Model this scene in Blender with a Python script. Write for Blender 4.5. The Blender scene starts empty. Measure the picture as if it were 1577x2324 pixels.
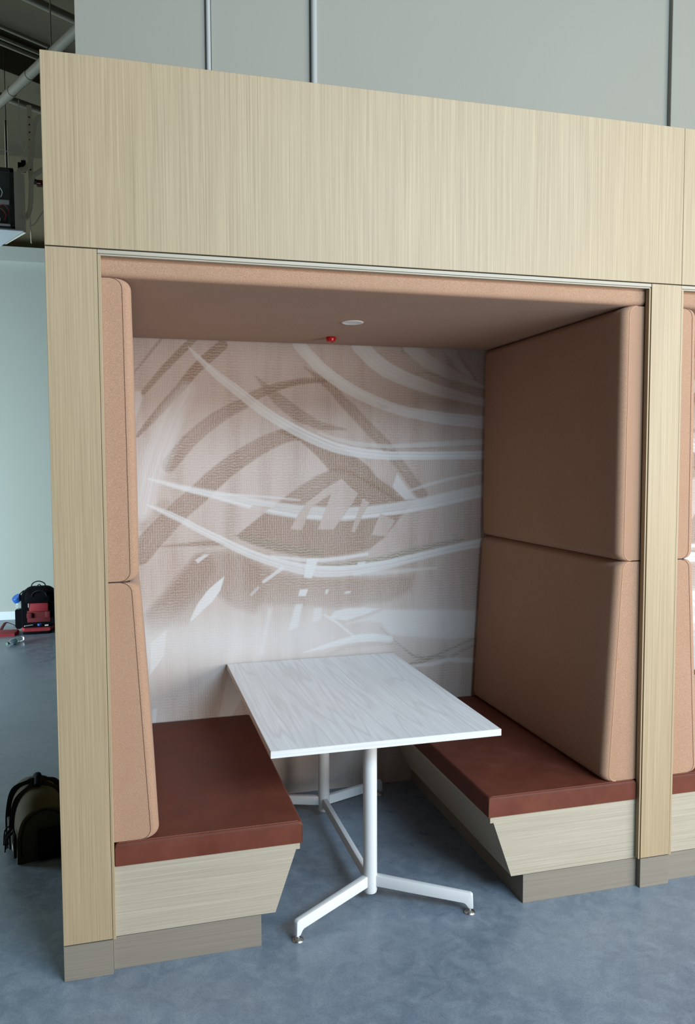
import bpy, bmesh, math, random
import numpy as np
from mathutils import Vector, Matrix

# ------------------------------------------------------------------ camera, light, exposure
scene = bpy.context.scene
COL = scene.collection
scene.view_settings.view_transform = 'Standard'
scene.view_settings.look = 'None'
scene.view_settings.gamma = 1.0
scene.view_settings.use_curve_mapping = False
scene.view_settings.exposure = 0.0

cam_d = bpy.data.cameras.new('camera')
cam = bpy.data.objects.new('camera', cam_d); COL.objects.link(cam)
YAW, PITCH, ROLL = -0.2555, -0.0622, -0.0049
fwd = Vector((-math.sin(YAW)*math.cos(PITCH), math.cos(YAW)*math.cos(PITCH), math.sin(PITCH)))
rt0 = Vector((math.cos(YAW), math.sin(YAW), 0)); up0 = rt0.cross(fwd)
rt = rt0*math.cos(ROLL) + up0*math.sin(ROLL); up = -rt0*math.sin(ROLL) + up0*math.cos(ROLL)
m = Matrix((rt, up, -fwd)).transposed().to_4x4(); m.translation = Vector((0.2489, -2.7363, 1.7825))
cam.matrix_world = m
cam_d.sensor_fit = 'VERTICAL'; cam_d.sensor_height = 36.0
cam_d.lens = 1765.15 / 2324 * 36.0
cam_d.shift_x = 35.33 / 2324; cam_d.shift_y = 2.44 / 2324
cam_d.clip_start = 0.05; cam_d.clip_end = 60
scene.camera = cam

world = bpy.data.worlds.new('daylight'); scene.world = world; world.use_nodes = True
bg = world.node_tree.nodes['Background']
bg.inputs['Color'].default_value = (0.86, 0.93, 1.0, 1); bg.inputs['Strength'].default_value = 0.12

def area(name, loc, target, sx, sy, power, color):
    l = bpy.data.lights.new(name, 'AREA'); l.shape = 'RECTANGLE'; l.size = sx; l.size_y = sy
    l.energy = power; l.color = color
    o = bpy.data.objects.new(name, l); COL.objects.link(o); o.location = loc
    o.rotation_euler = (Vector(target) - Vector(loc)).to_track_quat('-Z', 'Y').to_euler()
    return o
area('window_daylight', (4.8, -6.2, 1.7), (0.5, 0.2, 1.2), 3.6, 2.4, 340, (1.0, 0.975, 0.94))
area('right_window_daylight', (7.6, -4.3, 2.4), (1.0, 0.3, 0.8), 3.0, 2.6, 360, (1.0, 0.98, 0.95))
area('high_window_daylight', (3.3, -5.4, 4.4), (1.2, 0.6, 0.6), 3.2, 1.4, 500, (0.56, 0.79, 1.0))
area('side_fill_light', (-5.5, 3.6, 0.9), (-0.9, 6.6, 0.4), 3.0, 1.4, 600, (0.68, 0.88, 1.0))  # unseen fill lamp added to brighten the far wall and floor at left

# ------------------------------------------------------------------ materials
def mat(name, rough=0.6, metal=0.0, color=(0.5, 0.5, 0.5), spec=0.5):
    mt = bpy.data.materials.new(name); mt.use_nodes = True
    b = mt.node_tree.nodes['Principled BSDF']
    b.inputs['Base Color'].default_value = (*color, 1)
    b.inputs['Roughness'].default_value = rough; b.inputs['Metallic'].default_value = metal
    b.inputs['Specular IOR Level'].default_value = spec
    return mt, mt.node_tree.nodes, mt.node_tree.links, b
def N(ns, kind, **kw):
    n = ns.new(kind)
    for k, v in kw.items():
        if k in n.inputs: n.inputs[k].default_value = v
        else: setattr(n, k, v)
    return n
def mixc(ns, ls, fac, a, b, mode='MIX'):
    n = ns.new('ShaderNodeMix'); n.data_type = 'RGBA'; n.blend_type = mode
    for i, v in ((0, fac), (6, a), (7, b)):
        if hasattr(v, 'is_output'): ls.new(v, n.inputs[i])
        elif i == 0: n.inputs[0].default_value = v
        else: n.inputs[i].default_value = (*v, 1)
    return n.outputs[2]
def ramp(ns, ls, src, stops):
    r = ns.new('ShaderNodeValToRGB'); e = r.color_ramp.elements
    while len(e) < len(stops): e.new(0.5)
    for k, (p, c) in enumerate(stops):
        e[k].position = p; e[k].color = (c, c, c, 1) if not hasattr(c, '__len__') else (*c, 1)
    ls.new(src, r.inputs['Fac']); return r.outputs['Color']
def bump(ns, ls, b, h, strength, dist=0.002):
    n = ns.new('ShaderNodeBump'); n.inputs['Strength'].default_value = strength; n.inputs['Distance'].default_value = dist
    ls.new(h, n.inputs['Height']); ls.new(n.outputs['Normal'], b.inputs['Normal'])
def mapped(ns, ls, scale, rnd=True):
    tc = ns.new('ShaderNodeTexCoord'); mp = ns.new('ShaderNodeMapping'); mp.inputs['Scale'].default_value = scale
    if rnd:
        oi = ns.new('ShaderNodeObjectInfo'); ad = ns.new('ShaderNodeVectorMath'); ad.operation = 'ADD'
        mu = ns.new('ShaderNodeMath'); mu.operation = 'MULTIPLY'; mu.inputs[1].default_value = 3.0
        ls.new(oi.outputs['Random'], mu.inputs[0])
        ls.new(tc.outputs['Object'], ad.inputs[0]); ls.new(mu.outputs[0], ad.inputs[1])
        ls.new(ad.outputs[0], mp.inputs['Vector'])
    else: ls.new(tc.outputs['Object'], mp.inputs['Vector'])
    return mp.outputs['Vector']

def wood(name, axis, light, mid, dark, rough=0.5):
    mt, ns, ls, b = mat(name, rough, spec=0.35)
    def sc(across, along): return tuple(along if k == axis else across for k in range(3))
    n1 = N(ns, 'ShaderNodeTexNoise', Scale=1.0, Detail=4.0, Roughness=0.65); ls.new(mapped(ns, ls, sc(240, 2.0)), n1.inputs['Vector'])
    n2 = N(ns, 'ShaderNodeTexNoise', Scale=1.0, Detail=3.0, Roughness=0.5); ls.new(mapped(ns, ls, sc(26, 0.45)), n2.inputs['Vector'])
    n3 = N(ns, 'ShaderNodeTexNoise', Scale=1.0, Detail=2.0, Roughness=0.6); ls.new(mapped(ns, ls, sc(520, 30)), n3.inputs['Vector'])
    c = mixc(ns, ls, ramp(ns, ls, n1.outputs['Fac'], [(0.30, 0), (0.68, 1)]), dark, light)
    c = mixc(ns, ls, ramp(ns, ls, n2.outputs['Fac'], [(0.35, 0), (0.7, 0.40)]), c, mid)
    c = mixc(ns, ls, ramp(ns, ls, n3.outputs['Fac'], [(0.60, 0), (0.74, 0.42)]), c, dark)
    ls.new(c, b.inputs['Base Color']); bump(ns, ls, b, n1.outputs['Fac'], 0.06)
    return mt
OAK = dict(light=(0.40, 0.305, 0.185), mid=(0.345, 0.256, 0.15), dark=(0.265, 0.19, 0.107))
OAKH = dict(light=(0.42, 0.365, 0.28), mid=(0.365, 0.315, 0.237), dark=(0.29, 0.245, 0.18))  # oak greyed to carry the bluish light near the floor
oak_v = wood('oak veneer upright grain', 2, **OAK)
oak_h = wood('oak veneer level grain', 0, **OAKH)
oak_d = wood('oak veneer deep grain', 1, **OAKH)
PLI = dict(light=(0.23, 0.198, 0.158), mid=(0.205, 0.175, 0.138), dark=(0.175, 0.148, 0.115))
oak_p = wood('oak plinth laminate', 0, **PLI)
oak_pd = wood('oak plinth laminate deep grain', 1, **PLI)

def tabletop_mat():
    mt, ns, ls, b = mat('pale grey wood laminate', 0.38, spec=0.5)
    v = mapped(ns, ls, (1, 1, 1), False)
    w = N(ns, 'ShaderNodeTexNoise', Scale=1.0, Detail=2.0, Roughness=0.5); ls.new(mapped(ns, ls, (7.0, 0.55, 1), False), w.inputs['Vector'])
    mu = ns.new('ShaderNodeMath'); mu.operation = 'MULTIPLY'; mu.inputs[1].default_value = 11.0; ls.new(w.outputs['Fac'], mu.inputs[0])
    fr = ns.new('ShaderNodeMath'); fr.operation = 'PINGPONG'; fr.inputs[1].default_value = 0.5; ls.new(mu.outputs[0], fr.inputs[0])
    n1 = N(ns, 'ShaderNodeTexNoise', Scale=1.0, Detail=4.0, Roughness=0.7); ls.new(mapped(ns, ls, (150, 3, 10), False), n1.inputs['Vector'])
    n2 = N(ns, 'ShaderNodeTexNoise', Scale=1.0, Detail=2.0); ls.new(mapped(ns, ls, (12, 0.8, 1), False), n2.inputs['Vector'])
    c = mixc(ns, ls, ramp(ns, ls, fr.outputs[0], [(0.0, 1), (0.22, 0)]), (0.85, 0.85, 0.85), (0.70, 0.69, 0.68))
    c = mixc(ns, ls, ramp(ns, ls, n1.outputs['Fac'], [(0.40, 0.55), (0.62, 0)]), c, (0.66, 0.65, 0.64))
    c = mixc(ns, ls, ramp(ns, ls, n2.outputs['Fac'], [(0.40, 0), (0.70, 0.35)]), c, (0.74, 0.725, 0.71))
    ls.new(c, b.inputs['Base Color']); return mt
top_m = tabletop_mat()
edge_m = wood('pale laminate edge band', 0, (0.66, 0.65, 0.63), (0.62, 0.61, 0.59), (0.52, 0.51, 0.49), 0.4)

def fabric():
    mt, ns, ls, b = mat('salmon woven upholstery', 0.95, spec=0.12)
    n1 = N(ns, 'ShaderNodeTexNoise', Scale=1.0, Detail=2.0, Roughness=0.6); ls.new(mapped(ns, ls, (900, 900, 650)), n1.inputs['Vector'])
    n2 = N(ns, 'ShaderNodeTexNoise', Scale=1.0, Detail=2.0); ls.new(mapped(ns, ls, (330, 330, 900)), n2.inputs['Vector'])
    n3 = N(ns, 'ShaderNodeTexNoise', Scale=5.0, Detail=3.0); ls.new(mapped(ns, ls, (1, 1, 1)), n3.inputs['Vector'])
    c = mixc(ns, ls, ramp(ns, ls, n1.outputs['Fac'], [(0.36, 0), (0.64, 1)]), (0.245, 0.125, 0.066), (0.40, 0.245, 0.16))
    c = mixc(ns, ls, ramp(ns, ls, n2.outputs['Fac'], [(0.50, 0), (0.68, 0.5)]), c, (0.52, 0.355, 0.275))
    c = mixc(ns, ls, ramp(ns, ls, n3.outputs['Fac'], [(0.35, 0), (0.7, 0.2)]), c, (0.285, 0.155, 0.09))
    ls.new(c, b.inputs['Base Color']); bump(ns, ls, b, n1.outputs['Fac'], 0.12, 0.0006)
    b.inputs['Sheen Weight'].default_value = 0.12; b.inputs['Sheen Roughness'].default_value = 0.5
    return mt
fab = fabric()
seam_m, *_ = mat('dark seam thread', 0.9, color=(0.10, 0.045, 0.03))
seam_lit, *_ = mat('lit seam thread', 0.9, color=(0.50, 0.27, 0.165))  # same seam in a paler colour, standing in for light on the right pads

def leather():
    mt, ns, ls, b = mat('oxblood leatherette', 0.5, spec=0.12)
    n1 = N(ns, 'ShaderNodeTexNoise', Scale=7.0, Detail=5.0, Roughness=0.6); ls.new(mapped(ns, ls, (1, 1, 1)), n1.inputs['Vector'])
    n2 = N(ns, 'ShaderNodeTexVoronoi', Scale=700.0); ls.new(mapped(ns, ls, (1, 1, 1)), n2.inputs['Vector'])
    c = mixc(ns, ls, ramp(ns, ls, n1.outputs['Fac'], [(0.3, 0), (0.7, 1)]), (0.100, 0.027, 0.016), (0.145, 0.043, 0.026))
    ls.new(c, b.inputs['Base Color']); bump(ns, ls, b, n2.outputs['Distance'], 0.12, 0.0006)
    ls.new(ramp(ns, ls, n1.outputs['Fac'], [(0.3, 0.46), (0.7, 0.58)]), b.inputs['Roughness'])
    return mt
lea = leather()
stitch_m, *_ = mat('pink stitch thread', 0.8, color=(0.36, 0.17, 0.13))
white_metal, *_ = mat('white powder coated steel', 0.38, color=(0.60, 0.605, 0.60))
chrome, *_ = mat('brushed nickel', 0.3, 1.0, (0.62, 0.60, 0.57))
white_paint, *_ = mat('white painted metal', 0.45, color=(0.78, 0.78, 0.77))
lamp_in, *_ = mat('satin reflector', 0.3, color=(0.72, 0.76, 0.80))
red_plastic, *_ = mat('red plastic cap', 0.25, color=(0.42, 0.006, 0.010))
dark_gap, *_ = mat('dark void', 0.9, color=(0.02, 0.017, 0.014))

def plaster(name, c1, c2, rough=0.75):
    mt, ns, ls, b = mat(name, rough, spec=0.25)
    n1 = N(ns, 'ShaderNodeTexNoise', Scale=1.3, Detail=3.0); ls.new(mapped(ns, ls, (1, 1, 1)), n1.inputs['Vector'])
    n2 = N(ns, 'ShaderNodeTexNoise', Scale=90.0, Detail=2.0); ls.new(mapped(ns, ls, (1, 1, 1)), n2.inputs['Vector'])
    ls.new(mixc(ns, ls, n1.outputs['Fac'], c1, c2), b.inputs['Base Color']); bump(ns, ls, b, n2.outputs['Fac'], 0.05)
    return mt
wall_m = plaster('pale painted drywall', (0.42, 0.435, 0.375), (0.45, 0.465, 0.405))
pipe_g = plaster('grey pipe paint', (0.37, 0.38, 0.36), (0.40, 0.41, 0.39), 0.5)
wall_g = plaster('grey painted drywall', (0.285, 0.275, 0.232), (0.305, 0.295, 0.252))
deck_m = plaster('dusty brown ceiling deck', (0.075, 0.062, 0.036), (0.11, 0.092, 0.058), 0.9)
drab_m = plaster('bare tan drywall', (0.17, 0.137, 0.078), (0.20, 0.165, 0.10), 0.9)
duct_m = plaster('pale grey pipe paint', (0.165, 0.145, 0.105), (0.195, 0.175, 0.13), 0.6)
conduit_m = plaster('pale conduit paint', (0.72, 0.67, 0.54), (0.78, 0.73, 0.60), 0.6)
tray_m = plaster('white sheet metal', (0.42, 0.44, 0.44), (0.46, 0.48, 0.48), 0.5)
trim_m = plaster('white trim paint', (0.74, 0.76, 0.77), (0.78, 0.80, 0.80), 0.5)

def concrete():
    mt, ns, ls, b = mat('sky tinted polished concrete', 0.3, spec=0.5)
    v = mapped(ns, ls, (1, 1, 1), False)
    n1 = N(ns, 'ShaderNodeTexNoise', Scale=1.6, Detail=8.0, Roughness=0.62); ls.new(v, n1.inputs['Vector'])
    n2 = N(ns, 'ShaderNodeTexNoise', Scale=14.0, Detail=7.0, Roughness=0.7, Distortion=0.6); ls.new(v, n2.inputs['Vector'])
    n3 = N(ns, 'ShaderNodeTexNoise', Scale=160.0, Detail=3.0); ls.new(v, n3.inputs['Vector'])
    vo = N(ns, 'ShaderNodeTexVoronoi', Scale=19.0); ls.new(v, vo.inputs['Vector'])
    c = mixc(ns, ls, ramp(ns, ls, n1.outputs['Fac'], [(0.32, 0), (0.70, 1)]), (0.128, 0.166, 0.212), (0.205, 0.245, 0.29))  # blue of the reflected sky is put into the base colour
    c = mixc(ns, ls, ramp(ns, ls, n2.outputs['Fac'], [(0.42, 0), (0.72, 0.65)]), c, (0.30, 0.345, 0.385))
    c = mixc(ns, ls, ramp(ns, ls, n3.outputs['Fac'], [(0.45, 0), (0.75, 0.4)]), c, (0.07, 0.085, 0.10))
    c = mixc(ns, ls, ramp(ns, ls, vo.outputs['Distance'], [(0.0, 0.85), (0.045, 0)]), c, (0.40, 0.42, 0.43))
    ls.new(c, b.inputs['Base Color'])
    ls.new(ramp(ns, ls, n2.outputs['Fac'], [(0.3, 0.24), (0.75, 0.45)]), b.inputs['Roughness'])
    bump(ns, ls, b, n2.outputs['Fac'], 0.04)
    return mt
floor_m = concrete()

def mural_material():
    mt, ns, ls, b = mat('printed linen mural', 0.85, spec=0.2)
    at = ns.new('ShaderNodeAttribute'); at.attribute_name = 'ink'
    sep = ns.new('ShaderNodeSeparateColor'); ls.new(at.outputs['Color'], sep.inputs[0])
    a2 = ns.new('ShaderNodeAttribute'); a2.attribute_name = 'tone'
    sep2 = ns.new('ShaderNodeSeparateColor'); ls.new(a2.outputs['Color'], sep2.inputs[0])
    tc = ns.new('ShaderNodeTexCoord')
    def weave(direction, scale, dist, dscale, squeeze):
        mp = ns.new('ShaderNodeMapping'); mp.inputs['Scale'].default_value = squeeze; ls.new(tc.outputs['Object'], mp.inputs['Vector'])
        w = N(ns, 'ShaderNodeTexWave', bands_direction=direction, Scale=scale, Distortion=dist, Detail=2.0)
        w.inputs['Detail Scale'].default_value = dscale; ls.new(mp.outputs[0], w.inputs['Vector'])
        return ramp(ns, ls, w.outputs['Fac'], [(0.52, 0), (0.95, 1)])
    hz = weave('Z', 22.0, 5.0, 2.0, (1, 1, 1)); vt = weave('X', 26.0, 4.0, 2.2, (1, 1, 0.6))
    nm = N(ns, 'ShaderNodeTexNoise', Scale=5.0, Detail=2.0); ls.new(tc.outputs['Object'], nm.inputs['Vector'])
    thread = mixc(ns, ls, ramp(ns, ls, nm.outputs['Fac'], [(0.40, 0), (0.60, 1)]), hz, vt)
    both = mixc(ns, ls, 0.38, thread, mixc(ns, ls, 1.0, hz, vt, 'LIGHTEN'))
    n2 = N(ns, 'ShaderNodeTexNoise', Scale=1.0, Detail=3.0)
    mp = ns.new('ShaderNodeMapping'); mp.inputs['Scale'].default_value = (14, 1, 1.6); ls.new(tc.outputs['Object'], mp.inputs['Vector']); ls.new(mp.outputs[0], n2.inputs['Vector'])
    base = mixc(ns, ls, sep2.outputs[0], (0.385, 0.285, 0.235), (0.48, 0.40, 0.36))
    base = mixc(ns, ls, ramp(ns, ls, n2.outputs['Fac'], [(0.42, 0), (0.70, 0.55)]), base, (0.315, 0.232, 0.183))
    base = mixc(ns, ls, mixc(ns, ls, 1.0, both, (0.42, 0.42, 0.42), 'MULTIPLY'), base, (0.55, 0.475, 0.42))
    brown = mixc(ns, ls, sep2.outputs[1], (0.19, 0.112, 0.068), (0.20, 0.155, 0.105))
    brown = mixc(ns, ls, ramp(ns, ls, n2.outputs['Fac'], [(0.3, 0), (0.7, 0.5)]), brown, (0.19, 0.105, 0.068))
    brown = mixc(ns, ls, mixc(ns, ls, 1.0, both, (0.75, 0.75, 0.75), 'MULTIPLY'), brown, (0.40, 0.30, 0.235))
    c = mixc(ns, ls, sep.outputs[0], base, brown)
    olive = mixc(ns, ls, mixc(ns, ls, 1.0, hz, (0.6, 0.6, 0.6), 'MULTIPLY'), (0.22, 0.195, 0.14), (0.50, 0.46, 0.40))
    c = mixc(ns, ls, sep.outputs[2], c, olive)
    white = mixc(ns, ls, mixc(ns, ls, 1.0, hz, (0.35, 0.35, 0.35), 'MULTIPLY'), (0.61, 0.59, 0.57), (0.50, 0.475, 0.455))
    c = mixc(ns, ls, sep.outputs[1], c, white)
    ls.new(c, b.inputs['Base Color']); bump(ns, ls, b, both, 0.12, 0.001)
    return mt
mural_m = mural_material()

blk, *_ = mat('black nylon', 0.85, color=(0.0035, 0.0035, 0.0045), spec=0.08)
blk2, *_ = mat('black webbing', 0.7, color=(0.012, 0.012, 0.014), spec=0.15)
redc, *_ = mat('red nylon', 0.7, color=(0.26, 0.010, 0.016))
redd, *_ = mat('dark red nylon', 0.8, color=(0.13, 0.008, 0.010))
grey_m, *_ = mat('grey metal', 0.4, 0.6, (0.45, 0.44, 0.42))
blue_p, *_ = mat('blue plastic', 0.35, color=(0.010, 0.09, 0.34))
green_p, *_ = mat('green plastic cap', 0.4, color=(0.005, 0.10, 0.06))
cyan_l, *_ = mat('pale blue bottle label', 0.4, color=(0.25, 0.62, 0.72))
olive_m = plaster('olive canvas', (0.044, 0.034, 0.015), (0.060, 0.047, 0.021), 0.9)
olive_d = plaster('dark olive canvas', (0.018, 0.017, 0.011), (0.026, 0.024, 0.015), 0.9)
paper, *_ = mat('white paper', 0.8, color=(0.7, 0.7, 0.68))
clearp, _n, _l, _b = mat('clear plastic', 0.08, color=(0.92, 0.97, 0.98)); _b.inputs['Transmission Weight'].default_value = 0.92; _b.inputs['IOR'].default_value = 1.3

# ------------------------------------------------------------------ builders
def obj(name, bm, m, parent=None, smooth=False):
    me = bpy.data.meshes.new(name)
    bmesh.ops.recalc_face_normals(bm, faces=bm.faces)
    bm.to_mesh(me); bm.free()
    me.materials.append(m)
    if smooth:
        me.polygons.foreach_set('use_smooth', [True]*len(me.polygons))
        me.set_sharp_from_angle(angle=math.radians(38))
    o = bpy.data.objects.new(name, me); COL.objects.link(o)
    if parent: o.parent = parent
    return o
def tag(o, label, cat, group=None):
    o['label'] = label; o['category'] = cat
    if group: o['group'] = group
    return o
def thing(name, label, cat, loc=(0, 0, 0), group=None):
    o = bpy.data.objects.new(name, None); COL.objects.link(o); o.location = loc; o.empty_display_size = 0.1
    return tag(o, label, cat, group)
def struct(name, bm, m):
    o = obj(name, bm, m); o['kind'] = 'structure'; return o
def dup(root, loc, label, group=None):
    r = root.copy(); COL.objects.link(r); r.location = loc; r['label'] = label
    if group: r['group'] = group
    for ch in list(root.children):
        c = ch.copy(); COL.objects.link(c); c.parent = r
        for g in ch.children:
            d = g.copy(); COL.objects.link(d); d.parent = c
    return r
def box(bm, x0, x1, y0, y1, z0, z1, bev=0.0, seg=2):
    vs = [bm.verts.new((x, y, z)) for x in (x0, x1) for y in (y0, y1) for z in (z0, z1)]
    fs = [bm.faces.new([vs[i] for i in q]) for q in ((0,1,3,2),(4,6,7,5),(0,4,5,1),(2,3,7,6),(0,2,6,4),(1,5,7,3))]
    if bev:
        es = list({e for f in fs for e in f.edges})
        bmesh.ops.bevel(bm, geom=es, offset=bev, segments=seg, affect='EDGES', profile=0.5)
    return bm
def B(*a, **k): return box(bmesh.new(), *a, **k)
def prism(bm, prof, plane, a, b, bev=0.0):
    """extrude a 2-D outline; plane 'xz' runs along y, 'xy' along z, 'yz' along x"""
    def p(u, v, w): return {'xz': (u, w, v), 'xy': (u, v, w), 'yz': (w, u, v)}[plane]
    lo = [bm.verts.new(p(u, v, a)) for u, v in prof]; hi = [bm.verts.new(p(u, v, b)) for u, v in prof]
    n = len(prof); fs = [bm.faces.new(lo[::-1]), bm.faces.new(hi)]
    for i in range(n): fs.append(bm.faces.new((lo[i], lo[(i+1) % n], hi[(i+1) % n], hi[i])))
    if bev:
        bmesh.ops.bevel(bm, geom=list({e for f in fs for e in f.edges}), offset=bev, segments=2, affect='EDGES', profile=0.5)
    return bm
def PR(*a, **k): return prism(bmesh.new(), *a, **k)
def tube(bm, pts, r, seg=10, closed=False, flat=None):
    """sweep a round (or flat=(half width, half thickness)) section along points"""
    P = [Vector(p) for p in pts]; n = len(P); rings = []; prev = None
    for i in range(n):
        if closed: t = (P[(i+1) % n] - P[i-1]).normalized()
        else: t = (P[min(i+1, n-1)] - P[max(i-1, 0)]).normalized()
        if prev is None:
            ref = Vector((0, 0, 1)) if abs(t.z) < 0.9 else Vector((0, 1, 0)); u = ref.cross(t).normalized()
        else: u = (prev - t*prev.dot(t)).normalized()
        prev = u; w = t.cross(u)
        rr = r[i] if hasattr(r, '__len__') else r
        ru, rw = flat if flat else (rr, rr)
        rings.append([bm.verts.new(P[i] + u*ru*math.cos(2*math.pi*k/seg) + w*rw*math.sin(2*math.pi*k/seg)) for k in range(seg)])
    for i in range(n if closed else n-1):
        A, Bq = rings[i], rings[(i+1) % n]
        for k in range(seg): bm.faces.new((A[k], A[(k+1) % seg], Bq[(k+1) % seg], Bq[k]))
    if not closed: bm.faces.new(rings[0][::-1]); bm.faces.new(rings[-1])
    return bm
def T(*a, **k): return tube(bmesh.new(), *a, **k)
def smooth_path(pts, n=8):
    P = [Vector(p) for p in pts]; out = []
    for i in range(len(P)-1):
        a, b, c, d = P[max(i-1, 0)], P[i], P[i+1], P[min(i+2, len(P)-1)]
        for k in range(n):
            t = k/n
            out.append(0.5*((2*b) + (c-a)*t + (2*a-5*b+4*c-d)*t*t + (3*b-a-3*c+d)*t**3))
    return out + [P[-1]]
def lathe(bm, prof, seg=24, loc=(0, 0, 0), axis=(0, 0, 1)):
    """prof = [(radius, height)]"""
    q = Vector((0, 0, 1)).rotation_difference(Vector(axis)); L0 = Vector(loc); rings = []
    for r, h in prof:
        if r < 1e-6: rings.append([bm.verts.new(L0 + q @ Vector((0, 0, h)))])
        else: rings.append([bm.verts.new(L0 + q @ Vector((r*math.cos(2*math.pi*k/seg), r*math.sin(2*math.pi*k/seg), h))) for k in range(seg)])
    for A, C in zip(rings, rings[1:]):
        if len(A) == 1 and len(C) == 1: continue
        for k in range(seg):
            k2 = (k+1) % seg
            if len(A) == 1: bm.faces.new((A[0], C[k], C[k2]))
            elif len(C) == 1: bm.faces.new((A[k], A[k2], C[0]))
            else: bm.faces.new((A[k], A[k2], C[k2], C[k]))
    return bm
def LA(*a, **k): return lathe(bmesh.new(), *a, **k)

def axis_samples(length, r, n):
    e = [r*(1-math.cos(math.pi/2*k/6)) for k in range(7)] if r > 0 else [0]
    mid = [r + (length-2*r)*k/n for k in range(1, n)]
    return e + mid + [length - t for t in e[::-1]]
def pad(name, frame, A, Bn, thick, ra, rb, bulge, m, parent, seam_mat=None, seam_r=0.0013, both=True):
    """upholstered pad: a crowned height field over an A x Bn base; frame maps (a, b, h) to space; thick = f(b)"""
    def drop(t, L, r):
        d = min(t, L-t)
        return 0.0 if d >= r else r - math.sqrt(max(0.0, r*r - (r-d)**2))
    sa, sb = axis_samples(A, ra, 14), axis_samples(Bn, rb, 14)
    def H(a, b):
        ca = 1-abs(2*a/A-1)**3.0; cb = 1-abs(2*b/Bn-1)**3.0
        return thick(b) - drop(a, A, ra) - drop(b, Bn, rb) + bulge*ca*cb
    bm = bmesh.new()
    top = [[bm.verts.new(frame(a, b, H(a, b))) for b in sb] for a in sa]
    na, nb = len(sa), len(sb)
    for i in range(na-1):
        for j in range(nb-1): bm.faces.new((top[i][j], top[i+1][j], top[i+1][j+1], top[i][j+1]))
    border = [(i, 0) for i in range(na)] + [(na-1, j) for j in range(1, nb)] + [(i, nb-1) for i in range(na-2, -1, -1)] + [(0, j) for j in range(nb-2, 0, -1)]
    base = [bm.verts.new(frame(sa[i], sb[j], 0)) for i, j in border]; nbd = len(border)
    for k in range(nbd):
        i, j = border[k]; i2, j2 = border[(k+1) % nbd]
        bm.faces.new((top[i][j], top[i2][j2], base[(k+1) % nbd], base[k]))
    bm.faces.new(base)
    o = obj(name, bm, m, parent, smooth=True)
    if seam_mat:
        pts = [frame(sa[i], sb[j], H(sa[i], sb[j])) for i, j in border]
        q = []
        for p in pts:
            if not q or (Vector(p)-Vector(q[-1])).length > 0.002: q.append(p)
        obj('seam', T(q, seam_r, 6, True), seam_mat, o if parent else o, smooth=True)
    return o, H

# ------------------------------------------------------------------ the room
XL, XR0, XR1, D = 0.163, 2.2928, 2.4313, 1.3116
STEP = XR1 - XL
SYM = XR0 + XL
ZP, ZJ, ZT = 0.1245, 2.503, 3.1183

struct('floor', B(-8, 10, -7.5, 8, -0.1, 0), floor_m)
struct('wall_back', B(0.045, 9.5, 1.3165, 1.55, 0, 5.3), wall_g)
struct('wall_light_block', B(-8, 2.0, -7.6, -7.5, 0, 5.3), drab_m)  # unseen wall added to keep left front daylight off the right pads
struct('wall_left', B(-8.1, -8, -7.5, 8, 0, 5.3), drab_m)
struct('wall_far', B(-8, 0.2, 6.88, 7.1, 0, 4.09), wall_m)
struct('trim_1', B(-8, 0.2, 6.80, 7.1, 4.09, 4.25), wall_m)
struct('wall_far_upper', B(-8, 0.2, 6.95, 7.1, 4.25, 5.3), drab_m)
struct('baseboard_far', B(-8, 0.2, 6.862, 6.88, 0, 0.10, 0.004), trim_m)
struct('ceiling', B(-8, 10, -7.5, 8, 5.3, 5.45), deck_m)

def wall_pipe(x, r, label):
    t = tag(obj('wall_pipe', LA([(0, 2.6), (r, 2.6), (r, 5.3), (0, 5.3)], 24, (x, 1.3165-r*0.9, 0)), pipe_g, smooth=True), label, 'pipe', 'pipes on the upper wall')
wall_pipe(0.679, 0.0115, 'thin white vertical pipe on the wall above the fascia, left one')
wall_pipe(1.220, 0.0165, 'thicker white vertical pipe on the wall above the middle of the fascia')
tag(obj('wall_seam', B(0.6935, 0.6955, 1.3150, 1.3165, 2.6, 5.3), dark_gap), 'thin dark joint line beside the left white wall pipe', 'joint')
bm = bmesh.new(); box(bm, 3.355, 3.425, 1.285, 1.3165, 2.6, 5.3, 0.004); struct('trim_2', bm, wall_g)

# ------------------------------------------------------------------ the oak booth surround
def post(x0, x1, label):
    t = thing('post', label, 'post', (x0, 0, 0), 'oak posts of the booths')
    w = x1-x0
    obj('post_panel', B(0, w, 0, D-0.002, ZP+0.004, ZJ-0.004, 0.0008, 1), oak_v, t)
    obj('plinth', B(-0.0005, w+0.0005, 0.0, D-0.002, 0, ZP, 0.001, 1), oak_p, t)
    obj('shadow_gap', B(0.004, w-0.004, 0.005, D-0.004, ZP-0.001, ZP+0.005), dark_gap, t)
    if x0 < 4:
        obj('jamb_trim', B(w+0.0012, w+0.0115, 0.001, 0.0240, ZP, 2.4805, 0.001, 1), oak_v, t)
    if x0 > 0:
        obj('jamb_trim', B(-0.0115, -0.0050, 0.000, 0.0242, ZP+0.002, 2.4805, 0.001, 1), oak_v, t)
        obj('reveal', B(-0.0055, 0, 0.016, 0.0242, ZP+0.002, 2.4805), dark_gap, t)
    return t
post(0, XL, 'wide flat pale oak post at left end of the booth')
post(XR0, XR1, 'narrow flat pale oak post between the two booths, right of the tall salmon pads')
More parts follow.
